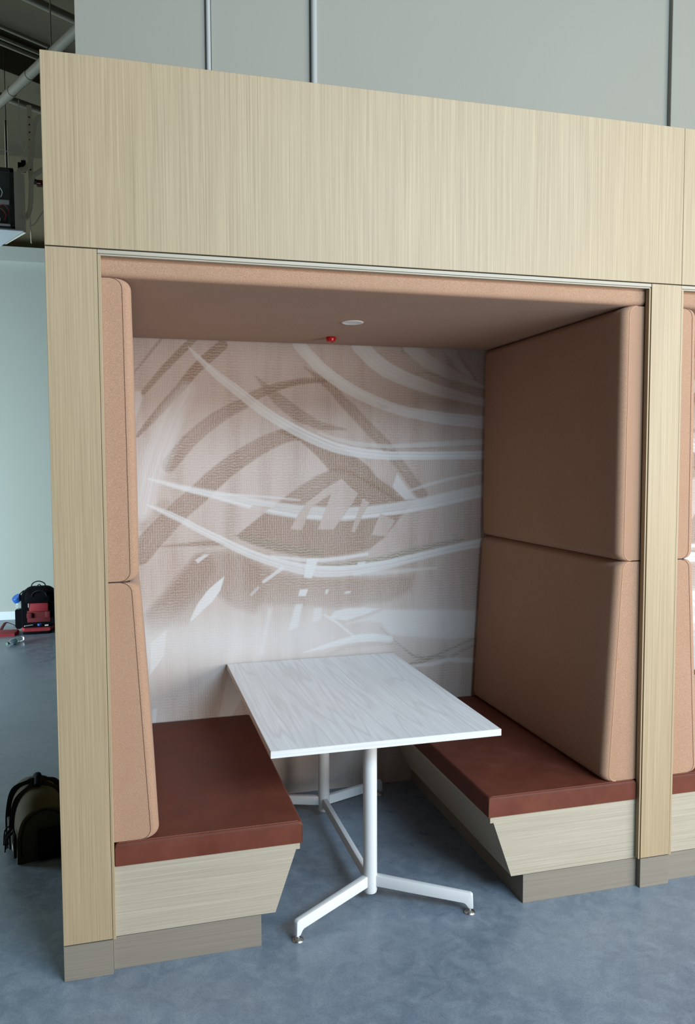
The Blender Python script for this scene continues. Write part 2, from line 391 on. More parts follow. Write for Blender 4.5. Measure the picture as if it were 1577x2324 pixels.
def fascia(x0, x1, label, corner):
    t = thing('fascia', label, 'fascia', (x0, 0, ZJ), 'oak fascias above the booths')
    obj('fascia_panel', B(0 if corner else 0.0012, x1-x0, 0, 0.02, 0, ZT-ZJ, 0.0008, 1), oak_v, t)
    if corner: obj('end_panel', B(0, 0.02, 0.0205, D-0.002, 0, ZT-ZJ), oak_v, t)
    a, c = (XL if corner else 0.0012), (XR0-x0)+(0 if corner else STEP)
    a = a+0.0012
    obj('roof_panel', B(0.021 if corner else 0.002, x1-x0, 0.0205, D-0.002, 0.027, 0.05), oak_h, t)
    obj('shadow_gap', B(0.004, x1-x0-0.004, 0.006, 0.019, -0.0038, 0.001), dark_gap, t)
    obj('head_trim', B(a, c-0.001, 0.002, 0.020, -0.0165, -0.0038, 0.001, 1), oak_h, t)
    obj('head_trim', B(a, c-0.001, 0.006, 0.029, -0.022, -0.017, 0.0008, 1), oak_h, t)
fascia(0, XR1-0.0006, 'deep pale oak fascia panel spanning above the main booth opening', True)
fascia(XR1-0.0006, XR1+STEP, 'end strip of oak fascia above the neighbouring booth at right edge', False)

# ------------------------------------------------------------------ printed mural on the booth's back wall
STROKES = [
('s','K',0.55,4,[0.425,2.421,0.0145,0.35,2.326,0.0145,0.28,2.238,0.0072]),
    ('s','K',0.8,4,[0.581,2.421,0.0362,0.51,2.349,0.0362,0.44,2.277,0.0338,0.329,2.147,0.0241]),
    ('s','B',0.85,4,[0.728,2.396,0.0543,0.632,2.311,0.0543,0.578,2.257,0.0507,0.507,2.168,0.0459,0.425,2.079,0.0423,0.355,1.997,0.0302,0.297,1.932,0.0193]),
    ('s','B',0.75,5,[0.449,1.786,0.0773,0.549,1.904,0.0748,0.621,1.969,0.0724,0.693,2.023,0.07,0.765,2.066,0.0628,0.838,2.103,0.0579,0.886,2.139,0.0531,0.935,2.162,0.0483,0.997,2.186,0.041,1.059,2.204,0.0362,1.121,2.219,0.0314,1.184,2.227,0.029,1.26,2.229,0.0217,1.317,2.227,0.0097]),
    ('s','K',0.6,5,[0.9,2.244,0.006,0.93,2.212,0.0217,0.96,2.177,0.041,1.033,2.112,0.0664,1.133,2.04,0.0664,1.246,1.988,0.041,1.387,1.971,0.0072]),
    ('s','B',0.7,5,[0.296,1.334,0.1147,0.355,1.404,0.1111,0.449,1.502,0.1062,0.521,1.572,0.1026,0.592,1.63,0.1026,0.664,1.699,0.1014,0.737,1.761,0.0966,0.81,1.814,0.0942,0.883,1.859,0.0893,0.957,1.899,0.0845,1.032,1.93,0.0773,1.107,1.948,0.0676]),
    ('p','B',0.75,4,[1.007,1.96,1.082,1.976,1.17,1.955,1.271,1.912,1.374,1.869,1.504,1.781,1.664,1.659,1.789,1.585,1.677,1.576,1.504,1.68,1.386,1.744,1.296,1.747,1.22,1.832,1.142,1.903]),
    ('p','B',0.72,6,[0.793,1.419,0.879,1.486,0.979,1.561,1.066,1.624,1.155,1.684,1.219,1.723,1.296,1.753,1.347,1.769,1.438,1.731,1.544,1.68,1.664,1.596,1.772,1.568,1.691,1.486,1.61,1.386,1.516,1.318,1.371,1.292,1.242,1.281,1.127,1.294,1.001,1.323,0.878,1.364,0.805,1.396]),
    ('s','B',0.6,6,[1.16,2.298,0.0048,1.203,2.267,0.0169,1.247,2.237,0.0362,1.317,2.184,0.0483,1.375,2.117,0.0555,1.452,2.044,0.0604,1.505,1.988,0.0604,1.61,1.888,0.0652,1.704,1.767,0.0604,1.827,1.612,0.0604]),
    ('p','B',0.5,14,[0.319,1.024,0.396,1.098,0.491,1.19,0.527,1.26,0.575,1.319,0.683,1.339,0.828,1.316,0.877,1.266,1.025,1.204,1.177,1.173,1.437,1.162,1.773,1.161,1.759,1.083,1.637,1.024,1.436,1.015,1.305,1.003,1.125,1.025,0.924,1.047,0.874,1.0,0.776,1.03,0.656,1.134,0.595,1.039,0.534,0.958,0.44,0.951,0.334,0.909]),
    ('s','B',0.5,14,[0.382,1.002,0.1328,0.501,1.129,0.1449,0.61,1.257,0.1328]),
    ('s','B',0.45,18,[0.877,1.296,0.0724,0.888,1.148,0.0845,0.892,1.024,0.0483]),
    ('s','K',0.75,5,[0.389,1.369,0.0048,0.506,1.374,0.0169,0.648,1.38,0.0314,0.72,1.371,0.0193]),
    ('p','K',0.8,4,[1.56,2.12,1.584,2.111,1.624,2.102,1.621,2.086,1.587,2.085]),
    ('s','B',0.3,10,[0.333,1.469,0.0724,0.427,1.574,0.0724]),
    ('s','G',0.45,8,[1.724,2.405,0.0483,1.784,2.369,0.0241]),
    ('s','W',0.5,22,[0.542,2.163,0.0724,0.476,2.056,0.1086,0.434,1.95,0.1328,0.386,1.822,0.1328,0.355,1.716,0.1086,0.318,1.552,0.0724]),
    ('s','W',0.8,3,[0.557,2.383,0.0048,0.591,2.345,0.0193,0.638,2.3,0.0314,0.708,2.237,0.041,0.79,2.177,0.0483,0.862,2.121,0.0507,0.934,2.068,0.0507,1.008,2.02,0.0507,1.094,1.973,0.0531,1.182,1.93,0.0531,1.258,1.898,0.0531,1.335,1.871,0.0531,1.413,1.853,0.0531,1.517,1.839,0.0507,1.637,1.83,0.0459,1.84,1.829,0.0435,2.204,1.834,0.0435]),
    ('s','W',0.45,5,[1.233,1.955,0.0072,1.31,1.925,0.0169,1.439,1.894,0.0241,1.637,1.879,0.0241,1.84,1.89,0.029,2.203,1.908,0.029]),
    ('s','G',0.5,4,[1.439,1.894,0.0048,1.57,1.873,0.0121,1.704,1.869,0.0121,1.909,1.874,0.0048]),
    ('s','W',0.8,3,[1.129,2.416,0.0628,1.185,2.357,0.0628,1.248,2.296,0.0628,1.311,2.247,0.0628,1.375,2.206,0.0628,1.453,2.165,0.0604,1.544,2.127,0.0579,1.637,2.093,0.0555,1.744,2.066,0.0555,1.95,2.036,0.0652,2.202,2.015,0.07]),
    ('s','W',0.75,4,[1.467,2.421,0.0917,1.538,2.349,0.0893,1.611,2.298,0.0869,1.69,2.262,0.0797,1.785,2.228,0.0748,1.88,2.198,0.0676,1.977,2.175,0.0604,2.202,2.127,0.041]),
    ('s','W',0.5,6,[1.751,2.418,0.0724,1.852,2.346,0.0773,1.976,2.286,0.0652,2.088,2.244,0.041,2.201,2.21,0.0193]),
    ('s','G',0.5,4,[1.637,2.234,0.0036,1.839,2.289,0.0097,2.046,2.236,0.0169,2.201,2.194,0.0097]),
    ('s','K',0.6,4,[2.031,2.383,0.0266,2.087,2.321,0.0241,2.144,2.251,0.0097]),
    ('s','W',0.45,8,[1.975,2.426,0.0604,2.045,2.332,0.0483,2.116,2.27,0.0241]),
    ('s','W',0.6,6,[0.349,1.714,0.0072,0.43,1.694,0.0193,0.51,1.67,0.0266,0.604,1.647,0.0338,0.687,1.629,0.041,0.783,1.603,0.0507,0.88,1.578,0.0604,0.991,1.553,0.0664,1.116,1.534,0.0724,1.243,1.521,0.0724,1.372,1.516,0.0724,1.504,1.521,0.0676,1.637,1.536,0.0652,1.772,1.555,0.0652,1.91,1.58,0.0652,2.049,1.607,0.0652,2.206,1.636,0.0652]),
    ('s','W',0.6,3,[0.349,1.714,0.0048,0.51,1.665,0.0169,0.687,1.617,0.0193,0.88,1.559,0.0169,1.116,1.509,0.0169,1.307,1.497,0.0193,1.504,1.499,0.0169,1.704,1.518,0.0169,1.91,1.549,0.0169,2.206,1.607,0.0145]),
    ('s','W',0.5,3,[0.511,1.679,0.0048,0.687,1.635,0.0145,0.93,1.616,0.0121,1.129,1.595,0.0097]),
    ('s','G',0.45,5,[0.783,1.597,0.0048,0.929,1.571,0.029,1.053,1.556,0.0338,1.243,1.54,0.0169,1.438,1.549,0.0097]),
    ('s','W',0.5,4,[1.677,1.615,0.0048,1.841,1.664,0.0169,1.979,1.698,0.0169,2.205,1.738,0.0121]),
    ('s','W',0.85,3,[0.341,1.583,0.0072,0.393,1.56,0.0217,0.45,1.532,0.029,0.519,1.497,0.0314,0.589,1.456,0.0338,0.648,1.425,0.0362,0.708,1.394,0.0386,0.78,1.355,0.041,0.853,1.319,0.0435,0.939,1.285,0.0459,1.026,1.256,0.0507,1.126,1.228,0.0579,1.241,1.208,0.0604,1.345,1.204,0.0579,1.437,1.208,0.0555,1.543,1.222,0.0531,1.637,1.235,0.0483,1.773,1.262,0.0435,1.911,1.289,0.041,2.051,1.314,0.0435,2.208,1.339,0.0507]),
    ('s','W',0.7,3,[0.976,1.299,0.0097,1.127,1.275,0.0193,1.255,1.268,0.0217,1.371,1.276,0.0193,1.503,1.293,0.0169]),
    ('s','W',0.5,6,[1.437,1.187,0.0241,1.637,1.19,0.0241,1.911,1.201,0.0097]),
    ('s','G',0.7,5,[1.229,1.246,0.0097,1.358,1.241,0.0241,1.49,1.249,0.0314,1.623,1.27,0.0314,1.773,1.304,0.0314,1.911,1.332,0.029,2.079,1.36,0.0121]),
    ('s','G',0.45,8,[0.781,1.415,0.0121,0.927,1.368,0.041,1.077,1.333,0.0483,1.242,1.309,0.0362]),
    ('p','N',0.9,3,[1.36,1.707,1.454,1.624,1.418,1.568,1.372,1.506,1.314,1.432,1.227,1.437,1.262,1.521,1.302,1.623,1.244,1.59,1.192,1.553,1.166,1.498,1.141,1.436,1.077,1.441,1.116,1.512,1.167,1.579,1.257,1.646]),
    ('p','N',0.85,4,[1.621,1.799,1.691,1.716,1.789,1.59,1.721,1.591,1.637,1.66,1.557,1.715,1.504,1.781,1.557,1.806]),
    ('p','W',0.5,3,[1.677,1.729,1.704,1.691,1.789,1.59,1.725,1.588,1.65,1.66]),
    ('p','N',0.9,3,[1.48,1.599,1.52,1.576,1.477,1.504,1.437,1.416,1.414,1.419,1.444,1.504]),
    ('p','N',0.85,3,[1.581,1.514,1.667,1.474,1.637,1.43,1.613,1.388,1.53,1.396,1.557,1.464]),
    ('p','N',0.85,3,[0.793,1.419,0.733,1.447,0.88,1.571,0.979,1.561,0.879,1.486]),
    ('p','W',0.9,3,[0.723,1.202,0.704,1.132,0.661,1.073,0.607,1.027,0.546,0.969,0.544,0.987,0.583,1.064,0.632,1.129,0.681,1.169]),
    ('p','W',0.85,3,[0.423,0.937,0.409,0.808,0.378,0.761,0.336,0.71,0.343,0.872]),
    ('p','W',0.6,6,[0.318,2.158,0.325,2.124,0.306,2.066,0.287,2.008,0.264,1.996,0.267,2.152]),
    ('p','W',0.85,3,[1.167,1.28,1.229,1.278,1.192,1.172,1.149,1.179]),
    ('p','W',0.85,3,[1.125,1.116,1.171,1.114,1.158,1.076,1.118,1.08]),
    ('s','W',0.8,3,[1.032,1.235,0.0193,0.931,1.165,0.0169]),
    ('s','W',0.5,3,[0.9,1.135,0.0145,0.865,1.1,0.0145]),
    ('p','W',0.7,3,[1.269,1.108,1.287,1.108,1.279,1.083,1.264,1.083]),
    ('p','W',0.7,3,[1.386,1.094,1.415,1.094,1.403,1.081,1.373,1.082]),
    ('p','W',0.7,3,[0.575,1.295,0.623,1.323,0.647,1.319,0.587,1.276]),
    ('p','W',0.7,3,[1.45,1.251,1.496,1.252,1.483,1.226,1.443,1.228]),
    ('p','W',0.65,6,[1.102,1.036,1.14,1.034,1.114,0.909,1.063,0.896]),
    ('p','W',0.55,6,[1.204,1.01,1.247,1.008,1.24,0.943,1.191,0.933]),
    ('p','W',0.45,8,[0.955,1.021,0.973,1.02,0.947,0.884,0.921,0.773,0.902,0.774]),
    ('p','W',0.75,4,[1.289,0.955,1.324,0.989,1.383,0.999,1.482,0.999,1.583,0.988,1.502,0.963,1.383,0.932,1.311,0.945]),
    ('p','W',0.6,8,[1.386,0.914,1.516,0.947,1.599,0.982,1.842,0.969,2.211,0.945,2.212,0.794,1.983,0.795,1.732,0.824,1.637,0.842,1.583,0.911,1.489,0.922]),
    ('s','W',0.7,3,[1.263,0.969,0.0121,1.331,0.925,0.0169,1.446,0.826,0.0097]),
    ('s','W',0.85,4,[1.148,0.773,0.0048,1.239,0.79,0.0217,1.369,0.818,0.0362,1.449,0.831,0.0435,1.529,0.831,0.0459,1.637,0.814,0.0362]),
    ('s','K',0.5,10,[1.278,0.749,0.0072,1.383,0.787,0.0193,1.569,0.795,0.0193,1.678,0.781,0.0121]),
    ('s','G',0.75,4,[1.576,0.882,0.0048,1.637,0.829,0.0097,1.705,0.766,0.0121,1.774,0.709,0.0169,1.857,0.688,0.0241,1.927,0.711,0.0169,2.026,0.746,0.0145,2.212,0.808,0.0145]),
    ('s','G',0.75,4,[1.739,0.665,0.0097,1.829,0.679,0.0266,1.913,0.7,0.0193,1.984,0.678,0.0169,2.055,0.717,0.0169,2.212,0.767,0.0145]),
    ('s','G',0.7,4,[1.955,0.666,0.0048,2.026,0.669,0.0121,2.213,0.679,0.0145]),
    ('s','W',0.7,5,[1.739,0.652,0.0072,1.885,0.655,0.0241,1.984,0.675,0.0241,2.213,0.652,0.0362]),
    ('p','W',0.5,3,[0.741,0.699,0.801,0.632,0.813,0.556,0.719,0.402,0.67,0.406,0.709,0.564]),
    ('p','W',0.6,4,[0.368,0.531,0.36,0.447,0.343,0.436,0.344,0.527]),
]
def build_mural():
    x0, x1, z0, z1 = XL, XR0, 0.0, 2.475
    nx, nz = 610, 700
    gx, gz = np.linspace(x0, x1, nx), np.linspace(z0, z1, nz)
    X, Z = np.meshgrid(gx, gz)
    ch = {k: np.zeros_like(X) for k in 'BWG'}; warm = np.zeros_like(X)
    rng = np.random.RandomState(4)
    def vnoise(fx, fz, seed):
        r = np.random.RandomState(seed); gw, gh = int(fx*(x1-x0))+3, int(fz*(z1-z0))+3
        g = r.rand(gh, gw); u = (X-x0)*fx; v = (Z-z0)*fz
        i, j = u.astype(int), v.astype(int); fu, fv = u-i, v-j
        fu, fv = fu*fu*(3-2*fu), fv*fv*(3-2*fv)
        return (g[j, i]*(1-fu)+g[j, i+1]*fu)*(1-fv) + (g[j+1, i]*(1-fu)+g[j+1, i+1]*fu)*fv
    wob = (vnoise(28, 28, 1)-0.5)*0.006
    streak = vnoise(60, 4, 2)
    for n, (kind, c, a, soft, q) in enumerate(STROKES):
        s = soft*0.0011
        if kind == 's':
            P = np.array(q).reshape(-1, 3)
            best = np.full(X.shape, 1e9); along = np.zeros_like(X); side = np.zeros_like(X); tot = 0.0
            for (ax, az, aw), (bx, bz, bw) in zip(P[:-1], P[1:]):
                dx, dz = bx-ax, bz-az; L2 = dx*dx+dz*dz
                t = np.clip(((X-ax)*dx+(Z-az)*dz)/L2, 0, 1)
                ex, ez = X-ax-t*dx, Z-az-t*dz
                d = np.hypot(ex, ez); sd = d - (aw+(bw-aw)*t)/2
                k = sd < best
                best = np.where(k, sd, best)
                side = np.where(k, np.sign(dx*ez-dz*ex)*d, side); along = np.where(k, tot+t*math.sqrt(L2), along)
                tot += math.sqrt(L2)
            # bristle streaks run along the stroke
            r = np.random.RandomState(n); tab = r.rand(200)
            bi = side/0.0045+100+along*1.2; b0 = np.clip(bi.astype(int), 0, 198); f = bi-b0
            bris = tab[b0]*(1-f)+tab[b0+1]*f
            cov = np.clip(0.5-(best+wob*0.3)/(2*s), 0, 1)
            cov = cov*(1-0.55*np.clip(bris-0.45, 0, 1)*(1.4 if c in 'WG' else 0.5))
        else:
            P = np.array(q).reshape(-1, 2); inside = np.zeros(X.shape, bool); dist = np.full(X.shape, 1e9)
            for (ax, az), (bx, bz) in zip(P, np.roll(P, -1, 0)):
                dx, dz = bx-ax, bz-az; L2 = dx*dx+dz*dz+1e-12
                t = np.clip(((X-ax)*dx+(Z-az)*dz)/L2, 0, 1)
                dist = np.minimum(dist, np.hypot(X-ax-t*dx, Z-az-t*dz))
                cond = ((az > Z) != (bz > Z)) & (X < (bx-ax)*(Z-az)/(bz-az+1e-12)+ax)
                inside ^= cond
            sd = np.where(inside, -dist, dist)
            cov = np.clip(0.5-(sd+wob*0.4)/(2*s), 0, 1)
        cov = np.clip(cov*a, 0, 1)
        if c in 'BK':
            ch['B'] = 1-(1-ch['B'])*(1-cov)
            ch['W'] *= 1-cov; ch['G'] *= 1-cov
            warm = warm*(1-cov) + (1.0 if c == 'K' else 0.0)*cov
        elif c == 'W': ch['W'] = 1-(1-ch['W'])*(1-cov); ch['G'] *= 1-cov
        elif c == 'G': ch['G'] = 1-(1-ch['G'])*(1-cov)
        else:
            for k in 'BWG': ch[k] *= 1-cov
    # the print fades to white linen low down; the paler left partly paints in the daylight there
    ch['B'] *= np.clip(0.80+0.4*(vnoise(3, 3, 7)-0.3), 0, 1)
    ch['W'] = 1-(1-ch['W'])*(1-0.75*np.exp(-((Z-0.86)/0.17)**2)*np.clip(1.15-(X-x0)/2.4, 0, 1)*(0.75+0.4*vnoise(5, 3, 9)))
    pale = np.clip(0.75-0.35*(X-x0)/(x1-x0)+0.35*(vnoise(4, 4, 11)-0.5)+np.clip((1.25-Z)*0.4, 0, 0.35), 0, 1)
    X2 = np.stack([X.ravel(), np.zeros(X.size), Z.ravel()], 1)
    idx = np.arange(nx*nz).reshape(nz, nx)
    quads = np.stack([idx[:-1, :-1], idx[:-1, 1:], idx[1:, 1:], idx[1:, :-1]], -1).reshape(-1, 4)
    # a thin sheet with a back face and edges
    nv = len(X2); corners = [idx[0, 0], idx[0, -1], idx[-1, -1], idx[-1, 0]]
    back = X2[corners] + np.array([0, 0.004, 0])
    V = np.concatenate([X2, back]); Y0 = D
    V[:, 1] += Y0
    me = bpy.data.meshes.new('mural')
    extra = [[nv, nv+3, nv+2, nv+1]]
    nq = len(quads)+1
    me.vertices.add(len(V)); me.vertices.foreach_set('co', V.ravel())
    loops = np.concatenate([quads.ravel(), np.array(extra).ravel()])
    me.loops.add(len(loops)); me.loops.foreach_set('vertex_index', loops.astype(np.int32))
    me.polygons.add(nq); me.polygons.foreach_set('loop_start', np.arange(0, nq*4, 4, dtype=np.int32))
    me.update(calc_edges=True)
    for nm, cols in (('ink', (ch['B'], ch['W'], ch['G'])), ('tone', (pale, warm, np.zeros_like(X)))):
        at = me.color_attributes.new(nm, 'FLOAT_COLOR', 'POINT')
        A = np.ones((len(V), 4), np.float32)
        for k in range(3): A[:nv, k] = cols[k].ravel()
        at.data.foreach_set('color', A.ravel())
    me.materials.append(mural_m)
    o = bpy.data.objects.new('wall_mural', me); COL.objects.link(o); return o
mur = build_mural()
tag(mur, 'printed linen wall mural of brown and white brush strokes at back of main booth', 'mural')
mur2 = mur.copy(); COL.objects.link(mur2); mur2.location.x += STEP
mur2['label'] = 'sliver of brush stroke mural in the neighbouring booth at right edge'

# ------------------------------------------------------------------ benches, cushions, back pads
YB, ZS, ZSL, ZBP, ZCT = 0.0249, 0.3772, 0.1213, 0.1180, 0.462
XT, XB, XP = 0.8403, 0.7458, 0.6922
def bench(mirror, label):
    f = (lambda x: SYM-x) if mirror else (lambda x: x)
    x0 = XL+0.0012
    t = thing('bench', label, 'bench', (f(0.45), 0.65, 0), 'oak booth benches')
    L0 = Vector((-f(0.45), -0.65, 0))
    def loc(bm): bmesh.ops.translate(bm, verts=bm.verts, vec=L0); return bm
    def P(pr, *a, **k):
        return loc(PR([(f(x), z) for x, z in pr], 'xz', *a, **k))
    xn = XT-0.0145
    obj('end_panel', P([(x0, ZSL), (XB, ZSL), (xn, ZS-0.026), (xn, ZS), (x0, ZS)], YB, YB+0.02), oak_h, t)
    obj('slanted_front_panel', P([(XB-0.02, ZSL), (XB-0.0005, ZSL), (xn-0.0005, ZS-0.026), (xn-0.02, ZS-0.026)], YB+0.0202, 1.309), oak_d, t)
    obj('seat_board', P([(x0, ZS-0.022), (xn-0.021, ZS-0.022), (xn-0.021, ZS-0.0005), (x0, ZS-0.0005)], YB+0.0204, 1.309), oak_d, t)
    obj('nosing', P([(xn, ZS-0.026), (XT, ZS-0.026), (XT, ZS), (xn, ZS)], YB, 1.309, bev=0.0007), oak_d, t)
    obj('plinth', P([(x0, 0), (XP, 0), (XP, ZBP), (x0, ZBP)], YB+0.001, YB+0.02, bev=0.0006), oak_p, t)
    obj('plinth', P([(XP-0.02, 0), (XP-0.0005, 0), (XP-0.0005, ZBP), (XP-0.02, ZBP)], YB+0.0202, 1.309), oak_pd, t)
    obj('shadow_gap', P([(x0, ZBP), (XP-0.004, ZBP), (XP-0.004, ZSL), (x0, ZSL)], YB+0.006, YB+0.02), dark_gap, t)
    return t
b_l = bench(False, 'slant fronted pale oak bench under the left cushion of main booth')
b_r = bench(True, 'slant fronted pale oak bench under the right cushion beside the grey table')
dup(b_l, b_l.location + Vector((STEP, 0, 0)), 'pale oak bench end in the neighbouring booth, right of the narrow post')

def seat(mirror, label):
    f = (lambda x: SYM-x) if mirror else (lambda x: x)
    x0, x1, y0, y1 = XL+0.014, 0.850, YB-0.006, 1.306
    t = thing('seat_cushion', label, 'cushion', (f(0.5), 0.65, ZS), 'oxblood seat cushions')
    ox, oy = f(0.5), 0.65
    fr = lambda a, b, h: (f(x0+a)-ox, y0+b-oy, h)
    Ht = ZCT-ZS
    o, H = pad('cover', fr, x1-x0, y1-y0, lambda b: Ht-0.003, 0.011, 0.011, 0.001, lea, t)
    c2 = obj('piping', T(smooth_path([fr(0.0+0.001, -0.0004, Ht-0.027)] + [fr(a, 0.0-0.0004, Ht-0.0115-0.012*max(0, 1-a/0.012)**2-0.012*max(0, 1-(x1-x0-a)/0.012)**2) for a in np.linspace(0.004, x1-x0-0.004, 40)] + [fr(x1-x0-0.001, -0.0004, Ht-0.027), fr(x1-x0-0.0006, -0.0004, 0.006)], 2), 0.0012, 6), seam_m, t, True)
    bm = bmesh.new()
    n = 110
    for k in range(n):
        a = 0.015+(x1-x0-0.03)*k/n; a2 = a+0.0036
        tube(bm, [fr(a, 0.0085, H(a, 0.0085)+0.0003), fr(a2, 0.0085, H(a2, 0.0085)+0.0003)], 0.0007, 5)
    s = obj('topstitching', bm, stitch_m, t)
    return t
s_l = seat(False, 'oxblood leatherette seat cushion on the left bench of main booth')
s_r = seat(True, 'oxblood leatherette seat cushion on the right bench behind the table corner')
dup(s_l, s_l.location + Vector((STEP, 0, 0)), 'oxblood seat cushion end in the neighbouring booth, right of the narrow post')

YPF = 0.0295
def back_pad(mirror, z0, z1, t0, t1, bulge, label, thread):
    f = (lambda x: SYM-x) if mirror else (lambda x: x)
    o3 = (f(XL+0.0016), 0.65, z0)
    sg = -1 if mirror else 1
    fr = lambda a, b, h: (sg*h, YPF+a-0.65, b)
    o, H = pad('back_pad', fr, 1.300-YPF, z1-z0, lambda b: t0+(t1-t0)*b/(z1-z0), 0.030, 0.034, bulge, fab, None, thread, 0.0011 if thread is seam_m else 0.0016)
    o.location = o3; tag(o, label, 'back pad', 'salmon back pads')
    return o
lp = back_pad(False, ZCT-0.0015, 1.3775, 0.167, 0.116, 0.006, 'salmon upholstered back pad above the left seat cushion of main booth', seam_m)
lu = back_pad(False, 1.3825, 2.414, 0.114, 0.106, 0.006, 'salmon upholstered pad at top left, under the padded ceiling of main booth', seam_m)
rp = back_pad(True, ZCT-0.0015, 1.3775, 0.167, 0.116, 0.006, 'wedge shaped lower salmon pad behind the right seat cushion', seam_lit)
ru = back_pad(True, 1.3825, 2.414, 0.114, 0.106, 0.006, 'upper salmon pad on the right wall, meeting the padded ceiling of main booth', seam_lit)
for o, l in ((lp, 'lower salmon pad of the neighbouring booth, right of the narrow post'), (lu, 'upper salmon pad of the neighbouring booth, right of the narrow post')):
    dup(o, o.location + Vector((STEP, 0, 0)), l)

fr = lambda a, b, h: (a, b, -h)
ZC0, ZC1 = 2.484, 2.4165
cp, H = pad('ceiling_pad', fr, XR0-0.008-(XL+0.008), 1.304-YPF, lambda b: ZC0-ZC1, 0.004, 0.022, 0.0, fab, None)
cp.location = (XL+0.008, YPF, ZC0); tag(cp, 'salmon padded ceiling of main booth with one round downlight', 'ceiling pad', 'padded booth ceilings')
dup(cp, cp.location + Vector((STEP, 0, 0)), 'strip of salmon padded ceiling in the neighbouring booth at right edge')

# ------------------------------------------------------------------ table
tb = thing('table', 'pale grey wood laminate table with white steel trestle legs between the benches', 'table', (1.18, 0.6, 0))
def tl(bm): bmesh.ops.translate(bm, verts=bm.verts, vec=(-1.18, -0.6, 0)); return bm
tx0, tx1, ty0, ty1, tz = 0.7297, 1.6503, 0.0038, 1.302, 0.7396
tt = obj('tabletop', tl(B(tx0+0.0015, tx1-0.0015, ty0+0.0015, ty1-0.0015, tz-0.026, tz, 0.0006, 1)), top_m, tb)
obj('edge_band', tl(B(tx0, tx1, ty0, ty0+0.0014, tz-0.0262, tz-0.0003, 0.0003, 1)), edge_m, tt)
obj('edge_band', tl(B(tx0, tx0+0.0014, ty0+0.0015, ty1, tz-0.0262, tz-0.0003, 0.0003, 1)), edge_m, tt)
obj('edge_band', tl(B(tx1-0.0014, tx1, ty0+0.0015, ty1, tz-0.0262, tz-0.0003, 0.0003, 1)), edge_m, tt)
CX, CY = 1.172, (0.208, 0.985)
for cy, s in ((CY[0], -1), (CY[1], 1)):
    obj('column', tl(LA([(0, 0.036), (0.018, 0.036), (0.026, 0.040), (0.0285, 0.048), (0.0285, tz-0.034), (0, tz-0.034)], 28, (CX, cy, 0))), white_metal, tb, True)
    obj('top_plate', tl(B(CX-0.30, CX+0.30, cy-0.03, cy+0.03, tz-0.0335, tz-0.0265, 0.002, 1)), white_metal, tb)
    for sx in (-1, 1):
        A = Vector((CX+sx*0.020, cy+s*0.008, 0)); E_ = Vector((1.179+sx*0.349, (CY[0] if s < 0 else CY[1]) + s*0.186, 0))
        d = (E_-A).normalized(); w = Vector((-d.y, d.x, 0)); L_ = (E_-A).length
        prof = [(0, 0.066), (0, 0.113), (L_+0.004, 0.083), (L_+0.012, 0.076), (L_+0.014, 0.021), (L_-0.006, 0.021), (L_-0.012, 0.040), (L_-0.022, 0.045)]
        bm = bmesh.new(); R_ = []
        for side in (-1, 1):
            R_.append([bm.verts.new(A + d*u + w*(side*(0.0135-0.003*u/L_)) + Vector((0, 0, v))) for u, v in prof])
        bm.faces.new(R_[0]); bm.faces.new(R_[1][::-1])
        for k in range(len(prof)): bm.faces.new((R_[0][k], R_[0][k-1], R_[1][k-1], R_[1][k]))
        bmesh.ops.bevel(bm, geom=list(bm.edges), offset=0.003, segments=2, affect='EDGES', profile=0.5)
        lg = obj('leg', tl(bm), white_metal, tb, True)
        obj('glide', tl(LA([(0, 0), (0.021, 0), (0.0225, 0.003), (0.019, 0.008), (0.009, 0.013), (0.006, 0.014), (0.006, 0.022), (0, 0.022)], 24, (E_.x, E_.y, 0.0))), chrome, lg, True)
obj('stretcher', tl(B(CX-0.0115, CX+0.0115, CY[0]+0.022, CY[1]-0.022, 0.062, 0.108, 0.003)), white_metal, tb, True)
dup(tb, tb.location + Vector((STEP, 0, 0)), 'pale grey table corner in the neighbouring booth at the right edge')

# ------------------------------------------------------------------ downlight and sprinkler cap
dl = thing('downlight', 'round white recessed downlight in the salmon padded ceiling', 'downlight', (1.232, 0.647, ZC1))
obj('trim_ring', LA([(0.0395, 0.0005), (0.0495, 0.0005), (0.0495, -0.0015), (0.047, -0.003), (0.041, -0.003), (0.0395, -0.0015)] + [(0.0395, 0.0005)], 40), white_paint, dl, True)
obj('reflector', LA([(0.0395, -0.0022), (0.034, -0.0012), (0.020, -0.0004), (0, -0.0002)], 40), lamp_in, dl, True)
sp = thing('sprinkler', 'small red sprinkler head cap hanging from the padded ceiling behind the downlight', 'sprinkler', (1.239, 1.057, ZC1))
obj('cap', LA([(0, -0.001), (0.023, -0.001), (0.0245, -0.004), (0.0240, -0.013), (0.0215, -0.021), (0.017, -0.024), (0.006, -0.0245), (0, -0.0245)], 20), red_plastic, sp, True)
obj('tab', B(0.022, 0.034, -0.003, 0.003, -0.010, -0.006, 0.001), red_plastic, sp)
obj('spout', LA([(0, -0.023), (0.008, -0.023), (0.004, -0.028), (0, -0.029)], 12, (0.006, 0, 0)), red_plastic, sp, True)

